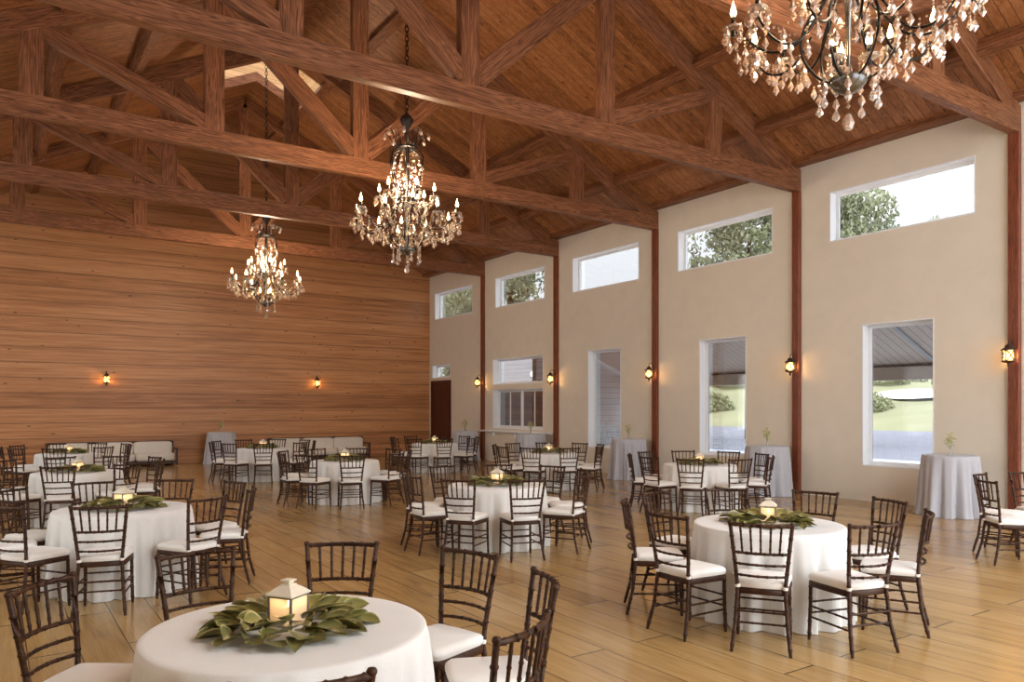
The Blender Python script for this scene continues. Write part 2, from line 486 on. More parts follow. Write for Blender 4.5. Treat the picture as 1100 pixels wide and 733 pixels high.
# ------------------------------------------------------------------ windows, door
def frame_mb(h, depth0, depth1, w, mid=()):
    y0, y1, z0, z1 = h
    mb = MB()
    mb.bx(depth0, depth1, y0, y0 + w, z0, z1); mb.bx(depth0, depth1, y1 - w, y1, z0, z1)
    mb.bx(depth0, depth1, y0 + w, y1 - w, z0, z0 + w); mb.bx(depth0, depth1, y0 + w, y1 - w, z1 - w, z1)
    return mb
def window(n, h, desc, split=0):
    y0, y1, z0, z1 = h
    w = empty('window_%d' % n, (XW, (y0 + y1) / 2, z0), kind='structure', label=desc)
    o = w.location
    local(frame_mb(h, XW - .004, XW + .31, .018), o).build('jamb_liner', M['white'], w)
    hi = (y0 + .018, y1 - .018, z0 + .018, z1 - .018)
    local(frame_mb(hi, XW + .18, XW + .26, .032), o).build('window_frame', M['white'], w)
    if not split:
        mb = MB(); mb.add([(XW + .206, y, z) for y, z in ((y0 + .05, z0 + .05), (y1 - .05, z0 + .05), (y1 - .05, z1 - .05), (y0 + .05, z1 - .05))], [(0, 1, 2, 3)])
        hs = (y0 + .05, y1 - .05, z0 + .05, z1 - .05)
        local(frame_mb(hs, XW + .19, XW + .225, .024), o).build('sash', M['white'], w)
        local(mb, o).build('glass_pane', M['glass'], w)
    else:
        a, b = y0 + .05, y1 - .05
        st = (b - a) / split
        for i in range(split):
            hs = (a + st * i, a + st * (i + 1), z0 + .05, z1 - .05)
            xx = XW + .18 + (.03 if i % 2 else 0)
            s_ = local(frame_mb(hs, xx, xx + .035, .045), o).build('sash', M['white'], w)
            mb = MB(); mb.add([(xx + .016, y, z) for y, z in ((hs[0] + .03, hs[2] + .03), (hs[1] - .03, hs[2] + .03), (hs[1] - .03, hs[3] - .03), (hs[0] + .03, hs[3] - .03))], [(0, 1, 2, 3)])
            local(mb, o).build('glass_pane', M['dark_glass'], s_)
    return w
bn = ['nearest the right edge', 'second from the right', 'third from the right', 'fourth from the right', 'nearest the back wall']
k = 1
for i, h in enumerate(UP): window(k, h, 'wide high clerestory window ' + bn[i]); k += 1
for i, h in enumerate(LOW): window(k, h, 'tall white-framed window ' + bn[i]); k += 1
window(k, TR, 'wide transom window above the serving window'); k += 1
window(k, SV, 'serving window of four sliding panes over a shelf', 4); k += 1
window(k, DT, 'small transom window over the brown door')
mb = MB(); mb.bx(-.12, .06, 17.3 - 19, 21.0 - 19, 0, .045)
for y in (17.9, 19.1, 20.3): mb.bx(-.1, 0, y - .02 - 19, y + .02 - 19, -.12, 0)
o = mb.build('serving_shelf', M['white']); o.location = (XW, 19, .93)
tag(o, 'white shelf ledge running below the serving window', 'shelf')
d = empty('door_1', (XW, (DR[0] + DR[1]) / 2, 0), kind='structure')
mb = frame_mb((DR[0], DR[1], 0, DR[3]), XW - .01, XW + .31, .06); local(mb, d.location).build('door_frame', M['door'], d)
mb = MB(); mb.bx(XW + .03, XW + .08, DR[0] + .06, DR[1] - .06, .01, DR[3] - .06)
for a, b in ((.25, 1.05), (1.2, 2.4)):
    for y in (DR[0] + .18, (DR[0] + DR[1]) / 2 + .04):
        mb.bx(XW + .02, XW + .03, y, y + .5, a, b)
pn = local(mb, d.location).build('door_panel', M['door'], d)
mb = MB(); mb.tube([(XW + .03, DR[0] + .13, 1.05), (XW - .03, DR[0] + .13, 1.05), (XW - .03, DR[0] + .24, 1.05)], .012)
local(mb, d.location).build('door_handle', M['bronze'], pn)

# ------------------------------------------------------------------ timber frame
TIE0, TIE1 = 5.937, 6.267
TH_ = .16
def timber_part(name, p0, p1, w, h, parent, mat='timber'):
    p0, p1 = Vector(p0), Vector(p1)
    d = p1 - p0
    mb = MB(); mb.bar(d.length, w, h)
    o = mb.build(name, M[mat], parent)
    o.location = p0
    if abs(d.y) > abs(d.x) + abs(d.z): o.rotation_euler = (0, 0, PI / 2 if d.y > 0 else -PI / 2)
    else: o.rotation_euler = (0, -math.atan2(d.z, d.x), 0)
    return o
PAN = 2.555
desc = ['nearest roof truss, cropped behind the near chandelier', 'front full roof truss crossing the top of the view', 'roof truss behind the middle chandelier, third from the back wall',
        'roof truss second from the back wall', 'roof truss nearest the plank back wall']
desc = ['nearest timber roof truss, mostly out of view at upper right behind the near chandelier',
        'timber roof truss just in front of the middle chandelier',
        'timber roof truss directly behind the middle chandelier',
        'timber roof truss in front of the farthest chandelier',
        'timber roof truss closest to the plank back wall, behind the farthest chandelier']
bd = .33
half = XW - KX
for i in range(5):
    y = Y0 + SP * i
    t = empty('roof_truss', (KX, y, TIE0), label=desc[i], cat='truss', group='roof trusses')
    timber_part('tie_beam', (-half, 0, (TIE1 - TIE0) / 2), (half, 0, (TIE1 - TIE0) / 2), TH_, TIE1 - TIE0, t)
    cz = lambda x: roof(KX + x) - TIE0
    ca = math.atan(PITCH); off = bd / 2 / math.cos(ca)
    for s_ in (-1, 1):
        timber_part('top_chord', (s_ * (half + .05), 0, cz(half + .05) - off), (0, 0, cz(0) - off), TH_ - .004, bd, t)
        for k_ in (1, 2):
            x = s_ * PAN * k_
            timber_part('web_post', (x, 0, TIE1 - TIE0 - .01), (x, 0, cz(x) - off), TH_ - .008, .31, t)
        # diagonals
        timber_part('brace', (s_ * .1, 0, TIE1 - TIE0 + .1), (s_ * (PAN - .05), 0, cz(PAN) - off - .1), TH_ - .012, .3, t)
        timber_part('brace', (s_ * (PAN + .12), 0, TIE1 - TIE0 + .08), (s_ * (2 * PAN - .05), 0, cz(2 * PAN) - off - .08), TH_ - .012, .26, t)
    timber_part('king_post', (0, 0, TIE1 - TIE0 - .01), (0, 0, cz(0) - off), TH_ - .008, .31, t)
pdesc = ['beside the near chandelier', 'between the tall window and the next', 'next to the middle pair of tall windows', 'right of the serving window', 'between the serving window and the door']
pdesc = ['nearest brown timber wall post, at the right edge', 'brown timber wall post between the two nearest tall windows', 'brown timber wall post between the second and third tall windows',
         'brown timber wall post right of the serving window', 'brown timber wall post between serving window and brown door']
for i in range(5):
    y = Y0 + SP * i + .0
    mb = MB(); mb.bar(TIE0, .165, .1)
    o = mb.build('wall_post', M['post']); o.location = (XW - .03, y, 0); o.rotation_euler = (0, -PI / 2, 0)
    tag(o, pdesc[i], 'post', 'wall posts')
for x, dd in ((6.68, 'right slope roof purlin nearest the ridge'), (10.2, 'middle roof purlin of the right slope'), (11.85, 'roof purlin of the right slope just above the eave'),
             (2.3, 'left slope roof purlin nearer the ridge'), (.88, 'lower roof purlin of the left slope')):
    mb = MB(); mb.bar(YB - YR, .2, .2)
    o = mb.build('roof_purlin', M['timber'])
    a = math.atan(PITCH) * (1 if x > KX else -1)
    o.rotation_euler = Euler((a * -1 if False else 0, 0, PI / 2)); 
    o.rotation_euler = (Matrix.Rotation(a, 3, 'Y') @ Matrix.Rotation(PI / 2, 3, 'Z')).to_euler()
    o.location = (x - .07 * math.sin(a), YR, roof(x) - .1)
    tag(o, dd, 'purlin', 'roof purlins')
mb = MB(); mb.bar(YB - YR, .3, .26)
o = mb.build('eave_beam', M['timber']); o.rotation_euler = (0, 0, PI / 2); o.location = (XW - .15, YR, 6.405 + .13)
tag(o, 'long timber eave beam along the top of the beige wall', 'beam')

# ------------------------------------------------------------------ chairs
def bamboo(pts, r, seg=.07, n=7):
    """tube through pts with bamboo rings"""
    pts = [Vector(p) for p in pts]
    out = []; rad = []
    acc = 0.; nxt = seg * .6
    for a, b in zip(pts, pts[1:]):
        L = (b - a).length; d = (b - a) / L
        if not out: out.append(a); rad.append(r)
        while nxt < acc + L - .012:
            q = a + d * (nxt - acc)
            for dd, k in ((-.009, 1.), (0, 1.32), (.009, 1.)):
                out.append(q + d * dd); rad.append(r * k)
            nxt += seg
        acc += L
        out.append(b); rad.append(r)
    return out, rad
def bez(p0, p1, p2, n=8):
    p0, p1, p2 = Vector(p0), Vector(p1), Vector(p2)
    return [p0 * (1 - t) ** 2 + p1 * 2 * t * (1 - t) + p2 * t * t for t in [i / n for i in range(n + 1)]]
def sx(z): return .158 + (.205 - .158) * max(0, (z - .45) / .45)          # stile half-spacing
def sy(z): return -.19 - .06 * max(0, (z - .45) / .45) ** 1.2
def rear_post_mb(s):
    mb = MB()
    pts = [(s * .195, -.265, 0), (s * .172, -.215, .2), (s * .158, -.19, .44)] + [(s * sx(z), sy(z), z) for z in (.56, .68, .8, .895)]
    p, r = bamboo(pts, .0135, .085)
    r[0] = .010
    mb.tube(p, r, 8)
    mb.lathe([(.0135, -.004), (.017, .002), (.0175, .010), (.013, .018), (0.001, .021)], 8, (s * sx(.895), sy(.895), .893))
    return mb
def front_leg_mb(s):
    mb = MB(); p, r = bamboo([(s * .185, .18, 0), (s * .18, .172, .25), (s * .178, .17, .42)], .0135, .085); r[0] = .010; mb.tube(p, r, 8); return mb
def rail_mb(z, r, seg, bow=.045, mb=None):
    mb = mb or MB()
    x = sx(z); y = sy(z)
    p, rr = bamboo(bez((-x, y, z), (0, y - bow * 2, z), (x, y, z), 8), r, seg); mb.tube(p, rr, 7); return mb
def spin_mb(i, mb=None):
    mb = mb or MB()
    f = (i - 2) / 3.
    def pt(z): return (f * sx(z), sy(z) - .045 * (1 - f * f) , z)
    p, rr = bamboo([pt(.69), pt(.885)], .0078, .06); mb.tube(p, rr, 7); return mb
def stretch_list():
    L = []
    for s in (-1, 1):
        for z in (.17, .25): L.append(((s * .178, -.222 + .02 * (z > .2), z), (s * .18, .17, z)))
    for z in (.2, .28): L.append(((-.18, .17, z), (.18, .17, z)))
    for z in (.2, .28): L.append(((-.17, -.215, z), (.17, -.215, z)))
    return L
def seat_mb(z0, z1, k, rnd=.012):
    # rounded trapezoid outline
    mb = MB()
    out = []
    for t in range(0, 9):   # front edge curve from right to left
        a = PI * t / 8
        out.append((math.copysign(abs(math.cos(a)) ** .45, math.cos(a)) * .198 * k, (.14 + .065 * abs(math.sin(a)) ** .6) * k))
    out += [(-.178 * k, -.16), (-.165 * k, -.19 * k), (0, -.2 * k), (.165 * k, -.19 * k), (.178 * k, -.16)]
    n = len(out)
    prof = [(1 - rnd * 2, z0), (1., z0 + rnd), (1., z1 - rnd), (1 - rnd * 3.5, z1 - rnd * .25), (.8, z1), (.001, z1 + rnd * .3)]
    vs = [(x * s_, y * s_, z) for s_, z in prof for x, y in out]
    fs = [(i * n + j, i * n + (j + 1) % n, (i + 1) * n + (j + 1) % n, (i + 1) * n + j) for i in range(len(prof) - 1) for j in range(n)]
    mb.add(vs, fs, True); mb.add(vs[:n], [tuple(range(n - 1, -1, -1))])
    return mb
def chair_proto(full):
    t = empty('ballroom_chair', (0, 0, 0))
    seat_mb(.395, .438, 1.0, .006).build('seat', M['chair'], t)
    c = seat_mb(.439, .496, 1.0, .02).build('cushion', M['cushion'], t)
    for s in (-1, 1):
        mb = MB(); mb.lathe([(.0165, -.013), (.0185, 0), (.0165, .013)], 10, (s * .158, -.19, .452))
        mb.box((s * .15, -.165, .452), (.022, .05, .022)); mb.build('cushion_strap', M['cushion'], c)
        rear_post_mb(s).build('rear_post', M['chair'], t)
        front_leg_mb(s).build('front_leg', M['chair'], t)
    if full:
        rail_mb(.888, .0125, .06).build('top_rail', M['chair'], t)
        rail_mb(.69, .0105, .06).build('middle_rail', M['chair'], t)
        for z in (.61, .53): rail_mb(z, .009, .06).build('back_slat', M['chair'], t)
        for i in range(5): spin_mb(i).build('spindle', M['chair'], t)
        for a, b in stretch_list():
            mb = MB(); p, r = bamboo([a, b], .0075, .07); mb.tube(p, r, 6); mb.build('stretcher', M['chair'], t)
    else:
        mb = MB()
        rail_mb(.888, .0125, .06, mb=mb); rail_mb(.69, .0105, .06, mb=mb)
        for z in (.61, .53): rail_mb(z, .009, .06, mb=mb)
        for i in range(5): spin_mb(i, mb=mb)
        mb.build('backrest', M['chair'], t)
        mb = MB()
        for a, b in stretch_list():
            p, r = bamboo([a, b], .0075, .07); mb.tube(p, r, 6)
        mb.build('stretcher_frame', M['chair'], t)
    return t

# ------------------------------------------------------------------ table things
TZ, TR_ = .74, .6
def cloth_mb(r0, z, hang, folds, amp, flare, seed, n=216, puddle=0.):
    rg = random.Random(seed)
    ph = [rg.uniform(0, 2 * PI) for _ in range(6)]
    mb = MB()
    prof = [(.0, 0.), (.3, 0.), (.6, 0.), (.85, 0), (.95, -.0005), (.985, -.003), (1., -.010)]
    rings = []
    for rr, dz in prof:
        rings.append([(r0 * max(rr, .001), z + dz, 0)] * n)
    m = 16
    for i in range(1, m + 1):
        t = i / m
        ring = []
        for j in range(n):
            a = 2 * PI * j / n
            w = 2.1 * abs(math.cos((folds * a + ph[0]) / 2 + .9 * math.sin(2 * a + ph[1]) + .4 * math.sin(5 * a + ph[2]))) - 1.25
            w = .75 * w + .25 * math.cos(folds * 1.7 * a + ph[3] + math.sin(3 * a + ph[4]))
            s_ = min(1, t * 1.15) ** .8
            rr = r0 + .004 + s_ * (flare + amp * w)
            zz = z - .010 - t * (hang - .014)
            if puddle and t > .9: rr += puddle * (t - .9) / .1 * (1 + w) * .5
            ring.append((rr, zz, w * .02 * s_))
        rings.append(ring)
    vs = []
    for ring in rings:
        for j, (rr, zz, da) in enumerate(ring):
            a = 2 * PI * j / n + da
            vs.append((rr * math.cos(a), rr * math.sin(a), zz))
    fs = [(i * n + j, i * n + (j + 1) % n, (i + 1) * n + (j + 1) % n, (i + 1) * n + j) for i in range(len(rings) - 1) for j in range(n)]
    mb.add(vs, fs, True)
    return mb
def leaf_into(vs, fs, cols, pos, yaw, pitch, roll, L, W, cup, curl, rv):
    mat = Matrix.Translation(pos) @ Matrix.Rotation(yaw, 4, 'Z') @ Matrix.Rotation(-pitch, 4, 'Y') @ Matrix.Rotation(roll, 4, 'X')
    o = len(vs)
    N = 6
    for i in range(N + 1):
        t = i / N
        w = W * .5 * (math.sin(PI * min(1, t * .96 + .04)) ** .7) * (1.12 - .3 * t)
        if i == N: w = .0008
        zc = curl * L * (t * t - t * .3)
        for q in (-1., -.82, 0., .82, 1.):
            vs.append(mat @ Vector((t * L, q * w, zc + cup * w * q * q)))
            e = .95 if abs(q) == 1 else ((.75 - .6 * t) if q == 0 else .12)
            cols.append((min(1, max(0, rv * .75 + .25 * t + .15 * math.sin(9 * t + 7 * rv))), e, 0, 1))
    for i in range(N):
        for j in range(4):
            a = o + i * 5 + j
            fs.append((a, a + 1, a + 6, a + 5))
def leaf_mesh(name, vs, fs, cols):
    m = bpy.data.meshes.new(name); m.from_pydata([tuple(v) for v in vs], [], fs)
    m.polygons.foreach_set('use_smooth', [True] * len(fs))
    at = m.color_attributes.new('leafcol', 'FLOAT_COLOR', 'POINT')
    at.data.foreach_set('color', [c for q in cols for c in q])
    m.update(); return m
def wreath(seed):
    rg = random.Random(seed); vs, fs, cols = [], [], []
    for ring, (rad, n, zz, pit) in enumerate(((.265, 24, .008, .02), (.23, 23, .02, .14), (.19, 21, .03, .2), (.15, 17, .038, .24), (.12, 12, .044, .28))):
        for i in range(n):
            a = 2 * PI * (i + rg.uniform(-.35, .35)) / n + ring
            r = rad + rg.uniform(-.03, .03)
            y = a + rg.uniform(-.8, .8) * (.55 if ring > 2 else 1)
            leaf_into(vs, fs, cols, Vector((r * math.cos(a), r * math.sin(a), zz + rg.uniform(0, .02))), y, pit + rg.uniform(-.12, .16), rg.uniform(-.5, .5),
                      rg.uniform(.105, .14), rg.uniform(.085, .115), rg.uniform(.15, .6), rg.uniform(-.25, .1), rg.random())
    lo = .002
    vs = [Vector((v.x, v.y, max(v.z, lo + .002 * rg.random()))) for v in vs]
    return leaf_mesh('leaf_wreath', vs, fs, cols)
wr = [wreath(11), wreath(23), wreath(31)]
for w_ in wr: w_.materials.append(M['leaf'])
def lantern_proto():
    t = empty('candle_lantern')
    a = .072; hh = .165
    mb = MB(); mb.bx(-a - .006, a + .006, -a - .006, a + .006, 0, .012); mb.build('base', M['lantern'], t)
    mb = MB()
    for sx_ in (-1, 1):
        for sy_ in (-1, 1):
            mb.box((sx_ * a, sy_ * a, .012 + hh / 2), (.011, .011, hh))
    for z in (.017, hh + .006):
        for s_ in (-1, 1):
            mb.box((0, s_ * a, z), (2 * a, .009, .010)); mb.box((s_ * a, 0, z), (.009, 2 * a, .010))
    mb.build('frame', M['lantern_edge'], t)
    for s_ in (-1, 1):
        mb = MB(); mb.box((0, s_ * (a - .001), .012 + hh / 2), (2 * a - .012, .003, hh - .012)); mb.build('glass_pane', M['lantern_glass'], t)
        mb = MB(); mb.box((s_ * (a - .001), 0, .012 + hh / 2), (.003, 2 * a - .012, hh - .012)); mb.build('glass_pane', M['lantern_glass'], t)
    z0 = hh + .012
    mb = MB(); q = math.sqrt(2)
    mb.lathe([(.001, z0), ((a + .013) * q, z0), ((a + .013) * q, z0 + .007), (a * .72 * q, z0 + .036), (.032 * q, z0 + .05), (.03 * q, z0 + .056), (.001, z0 + .056)], 4, smooth=False, rot=PI / 4)
    mb.build('lid', M['lantern'], t)
    mb = MB(); mb.lathe([(.02 * q, z0 + .05), (.02 * q, z0 + .07), (.031 * q, z0 + .071), (.031 * q, z0 + .08), (.001, z0 + .083)], 4, smooth=False, rot=PI / 4)
    mb.build('chimney_cap', M['lantern'], t)
    return t
def candle_proto():
    t = empty('pillar_candle')
    mb = MB(); mb.lathe([(.001, 0), (.034, 0), (.035, .004), (.035, .094), (.033, .1), (.022, .098), (.001, .094)], 18); mb.build('wax', M['candle'], t)
    mb = MB(); mb.lathe([(.001, .096), (.006, .104), (.008, .113), (.004, .128), (.0005, .138)], 8); mb.build('flame', M['flame'], t)
    return t
chair_full, chair_far = chair_proto(True), chair_proto(False)
lan0, can0 = lantern_proto(), candle_proto()
used = {}
def inst(proto):
    if proto.name not in used:
        used[proto.name] = 1; return proto
    return copy_tree(proto)

TABLES = [  # x, y, full detail, phrase
    (1.07, 3.32, True, 'the front table of the left row'),
    (5.32, 4.06, True, 'the front table of the middle row'),
    (9.9, 3.28, True, 'the front right table at the photo edge'),
    (1.03, 8.12, True, 'the second table of the left row'),
    (5.2, 8.0, True, 'the second table of the middle row'),
    (9.86, 8.9, True, 'the second table of the right row'),
    (1.04, 13.05, False, 'the third table of the left row'),
    (5.27, 13.15, False, 'the third table of the middle row'),
    (9.72, 12.95, False, 'the third table of the right row'),
    (1.3, 18.35, False, 'the rearmost table of the left row'),
    (5.25, 18.15, False, 'the rearmost table of the middle row'),
    (9.75, 18.05, False, 'the rearmost table of the right row'),
]
RING = [16, 57, 97, 140, 179, 215, 254, 298, 338]
SEATN = {0: 'nearest seat', 1: 'near right seat', 2: 'right side seat', 3: 'far right seat', 4: 'rear seat right of middle',
         -1: 'near left seat', -2: 'left side seat', -3: 'far left seat', -4: 'rear seat left of middle'}
cl_me = []
for sd in (3, 5, 9):
    m_ = cloth_mb(TR_, TZ, TZ, 18, .06, .022, sd).mesh('tablecloth'); m_.materials.append(M['linen']); cl_me.append(m_)
LH = R(236)
light_list = []
for ti, (tx, ty, full, ph) in enumerate(TABLES):
    o = None
    if in_frame([(tx + .62 * math.cos(a / 4), ty + .62 * math.sin(a / 4), z) for a in range(25) for z in (0, .3, .74)]):
        o = obj('tablecloth', cl_me[ti % 3], None, None, (tx, ty, 0), (0, 0, ti * 1.3))
        tag(o, 'ivory floor-length cloth draped over ' + ph, 'tablecloth', 'round tables in floor-length cloths')
    if in_frame([(tx, ty, .9), (tx - .3, ty + .2, .76)]):
        o = obj('leaf_wreath', wr[ti % 3], None, None, (tx, ty, TZ + .001), (0, 0, ti * 2.1))
        tag(o, 'wreath of green magnolia leaves lying on ' + ph, 'wreath', 'leaf wreaths on the round tables')
        l = inst(lan0); l.location = (tx, ty, TZ + .002); l.scale = (.8, .8, .8); l.rotation_euler = (0, 0, -LH)
        tag(l, 'cream metal candle lantern inside the wreath on ' + ph, 'lantern', 'lanterns on the round tables')
        c = inst(can0); c.location = (tx, ty, TZ + .0125); c.scale = (.8, .8, .8)
        tag(c, 'lit cream pillar candle inside the lantern on ' + ph, 'candle', 'candles inside the lanterns')
        light_list.append((tx, ty, TZ + .125))
    ac = math.degrees(math.atan2(-ty, -tx))
    rel = sorted((((a - ac + 180) % 360) - 180, a) for a in RING)
    i0 = min(range(9), key=lambda i: abs(rel[i][0]))
    for j, (r_, a) in enumerate(rel):
        k = (j - i0 + 13) % 9 - 4
        ar = R(a)
        rc = .905
        cx, cy = tx + rc * math.cos(ar), ty + rc * math.sin(ar)
        rz = ar + PI / 2
        mt = Matrix.Translation((cx, cy, 0)) @ Matrix.Rotation(rz, 4, 'Z')
        test = [mt @ Vector(p) for p in ((.2, -.25, .9), (-.2, -.25, .9), (.19, .18, .46), (-.19, .18, .46), (.19, -.26, 0.02), (-.19, -.26, 0.02), (.19, .18, 0.02), (-.19, .18, .02), (0, 0, .46), (0, -.25, .8))]
        if not in_frame(test): continue
        c = inst(chair_full if full else chair_far)
        c.location = (cx, cy, 0); c.rotation_euler = (0, 0, rz)
        tag(c, 'brown chair, white cushion, %s, %s' % (SEATN[k], ph.replace('the ', '', 1)), 'chair', 'ballroom chairs around the round tables')

# ------------------------------------------------------------------ cocktail tables with bud vases
hb = cloth_mb(.4, .95, .95, 12, .075, .035, 21, 200, .04).mesh('highboy_cloth'); hb.materials.append(M['grey_linen'])
def sprig_mesh(seed):
    rg = random.Random(seed); vs, fs, cols = [], [], []
    for i in range(46):
        a = rg.uniform(0, 2 * PI); r = rg.uniform(0, .075); z = .2 + rg.uniform(-.02, .13) - r * .5
        leaf_into(vs, fs, cols, Vector((r * math.cos(a) * .5, r * math.sin(a) * .5, z)), a, rg.uniform(-.6, .9), rg.uniform(-.6, .6), rg.uniform(.05, .1), rg.uniform(.016, .03), .3, -.2, rg.random())
    return leaf_mesh('blossom', vs, fs, cols)
sp_me = sprig_mesh(4); sp_me.materials.append(M['sprig'])
def vase_proto():
    t = empty('bud_vase')
    mb = MB(); mb.lathe([(.001, 0), (.028, 0), (.03, .004), (.02, .03), (.016, .09), (.019, .14), (.022, .16)], 14); mb.build('vase', M['vase_glass'], t)
    mb = MB()
    for i in range(5):
        a = i * 1.26
        mb.tube([(0, 0, .02), (.006 * math.cos(a), .006 * math.sin(a), .14), (.03 * math.cos(a), .03 * math.sin(a), .24)], .0025, 5)
    s_ = mb.build('stem', M['sprig'], t)
    obj('blossom', sp_me, None, t)
    return t
vp = vase_proto()
hd = [(12.48, 6.1, 'below the nearest tall window at far right'), (12.5, 9.56, 'beside the second tall window from the right'), (12.5, 13.5, 'right of the third tall window'),
      (12.5, 17.5, 'under the serving window shelf'), (12.5, 21.1, 'near the brown door'), (5.7, 24.0, 'against the plank back wall')]
for i, (x, y, s_) in enumerate(hd):
    o = obj('highboy_tablecloth', hb, None, None, (x, y, 0), (0, 0, i * 1.7 + .4))
    tag(o, 'tall cocktail table under a grey floor-length cloth ' + s_, 'cocktail table', 'grey draped cocktail tables along the walls')
    v = inst(vp); v.location = (x, y, .951); v.rotation_euler = (0, 0, i * 1.1)
    tag(v, 'bud vase of pale blossoms on cocktail table ' + s_, 'vase', 'bud vases on the cocktail tables')

# ------------------------------------------------------------------ sofas
def sofa_proto(L):
    t = empty('sofa')
    mb = MB(); h = .70
    for x in (-L / 2, L / 2):
        mb.box((x, .3, .36), (.05, .06, .70)); mb.box((x, -.32, .27), (.05, .06, .5)); mb.box((x, 0, .5), (.05, .66, .04))
    mb.box((0, .32, .695), (L, .06, .04)); mb.box((0, -.32, .12), (L, .05, .06)); mb.box((0, .32, .12), (L, .05, .06))
    mb.box((-L / 2, 0, .1), (.05, .66, .06)); mb.box((L / 2, 0, .1), (.05, .66, .06))
    mb.build('frame', M['dark_wood'], t)
    n = 3; w = (L - .06) / n
    def cush(c, d, rz=0.):
        mb = MB()
        x, y, z = d[0] / 2, d[1] / 2, d[2] / 2
        N = 8
        pts = []
        q = MB()
        # superellipsoid-like cushion
        n1, n2 = 20, 12
        vs = []
        sg = lambda v, e: math.copysign(abs(v) ** e, v)
        for i in range(n2 + 1):
            la = -PI / 2 + PI * i / n2
            for j in range(n1):
                lo = 2 * PI * j / n1
                vs.append((c[0] + x * sg(math.cos(la), .25) * sg(math.cos(lo), .22), c[1] + y * sg(math.cos(la), .25) * sg(math.sin(lo), .22), c[2] + z * sg(math.sin(la), .35)))
        fs = [(i * n1 + j, i * n1 + (j + 1) % n1, (i + 1) * n1 + (j + 1) % n1, (i + 1) * n1 + j) for i in range(n2) for j in range(n1)]
        mb.add(vs, fs, True); return mb
    for i in range(n):
        x = -L / 2 + .03 + w * (i + .5)
        cush((x, -.03, .27), (w - .004, .58, .24)).build('seat_cushion', M['sofa'], t)
        cush((x, .2, .52), (w - .004, .16, .36)).build('back_cushion', M['sofa'], t)
    return t
s1 = sofa_proto(3.2); s1.location = (2.83, 24.25, 0)
tag(s1, 'long white sofa with dark frame behind the left row tables', 'sofa', 'white sofas at the back wall')
s2 = copy_tree(s1); s2.location = (8.85, 24.25, 0)
tag(s2, 'long white sofa with dark frame behind the middle row tables', 'sofa', 'white sofas at the back wall')

# ------------------------------------------------------------------ sconces
def sconce_proto():
    t = empty('wall_sconce')          # local: wall at y=0, lamp hangs toward -y
    mb = MB(); mb.box((0, -.008, .02), (.075, .016, .2)); mb.build('back_plate', M['bronze'], t)
    mb = MB()
    p = [(0, -.01, .06), (0, -.05, .16), (0, -.09, .225), (0, -.14, .225), (0, -.155, .19)]
    mb.tube(bez(p[0], (0, -.03, .25), (0, -.1, .245), 6) + bez((0, -.1, .245), (0, -.165, .24), (0, -.16, .175), 6)[1:], .008, 6)
    mb.build('hook_arm', M['bronze'], t)
    c = (0, -.16, 0)
    mb = MB(); mb.lathe([(.012, .18), (.02, .165), (.045, .155), (.05, .135), (.055, .12), (.1, .09), (.108, .078), (.1, .075), (.001, .078)], 16, c); mb.build('cap', M['bronze'], t)
    mb = MB(); mb.lathe([(.068, -.085), (.074, 0), (.068, .075)], 16, c); mb.build('glass_shade', M['sconce_glass'], t)
    mb = MB()
    for i in range(4):
        a = PI / 4 + i * PI / 2
        for s_ in (-1, 1):
            mb.tube([(c[0] + .08 * math.cos(a + s_ * (f - .5) * 1.3), c[1] + .08 * math.sin(a + s_ * (f - .5) * 1.3), -.085 + .16 * f) for f in (0, .25, .5, .75, 1)], .008, 5)
    for i in range(4):
        a = i * PI / 2
        mb.tube([(c[0] + .08 * math.cos(a), c[1] + .08 * math.sin(a), -.09), (c[0] + .08 * math.cos(a), c[1] + .08 * math.sin(a), .08)], .009, 5)
    mb.build('cage', M['bronze'], t)
    mb = MB(); mb.lathe([(.001, -.075), (.09, -.08), (.095, -.1), (.07, -.112), (.03, -.12), (.014, -.14), (.02, -.155), (.012, -.175), (.001, -.19)], 16, c); mb.build('base_finial', M['bronze'], t)
    return t
sc0 = sconce_proto()
sl = []
for i in range(5):
    y = Y0 + SP * i
    s_ = inst(sc0); s_.location = (XW - .08, y, 2.5); s_.rotation_euler = (0, 0, -PI / 2)
    tag(s_, 'lit bronze lantern sconce on the ' + pdesc[i].replace('brown ', '', 1), 'wall lamp', 'lantern sconces')
    sl.append((XW - .08 - .16, y, 2.48, 1))
for x, dd in ((2.68, 'lit bronze lantern sconce on the plank back wall, the left one'), (8.87, 'lit bronze lantern sconce on the plank back wall, below the farthest chandelier')):
    s_ = inst(sc0); s_.location = (x, YB, 2.5); s_.rotation_euler = (0, 0, 0)
    tag(s_, dd, 'wall lamp', 'lantern sconces'); sl.append((x, YB - .16, 2.48, 0))

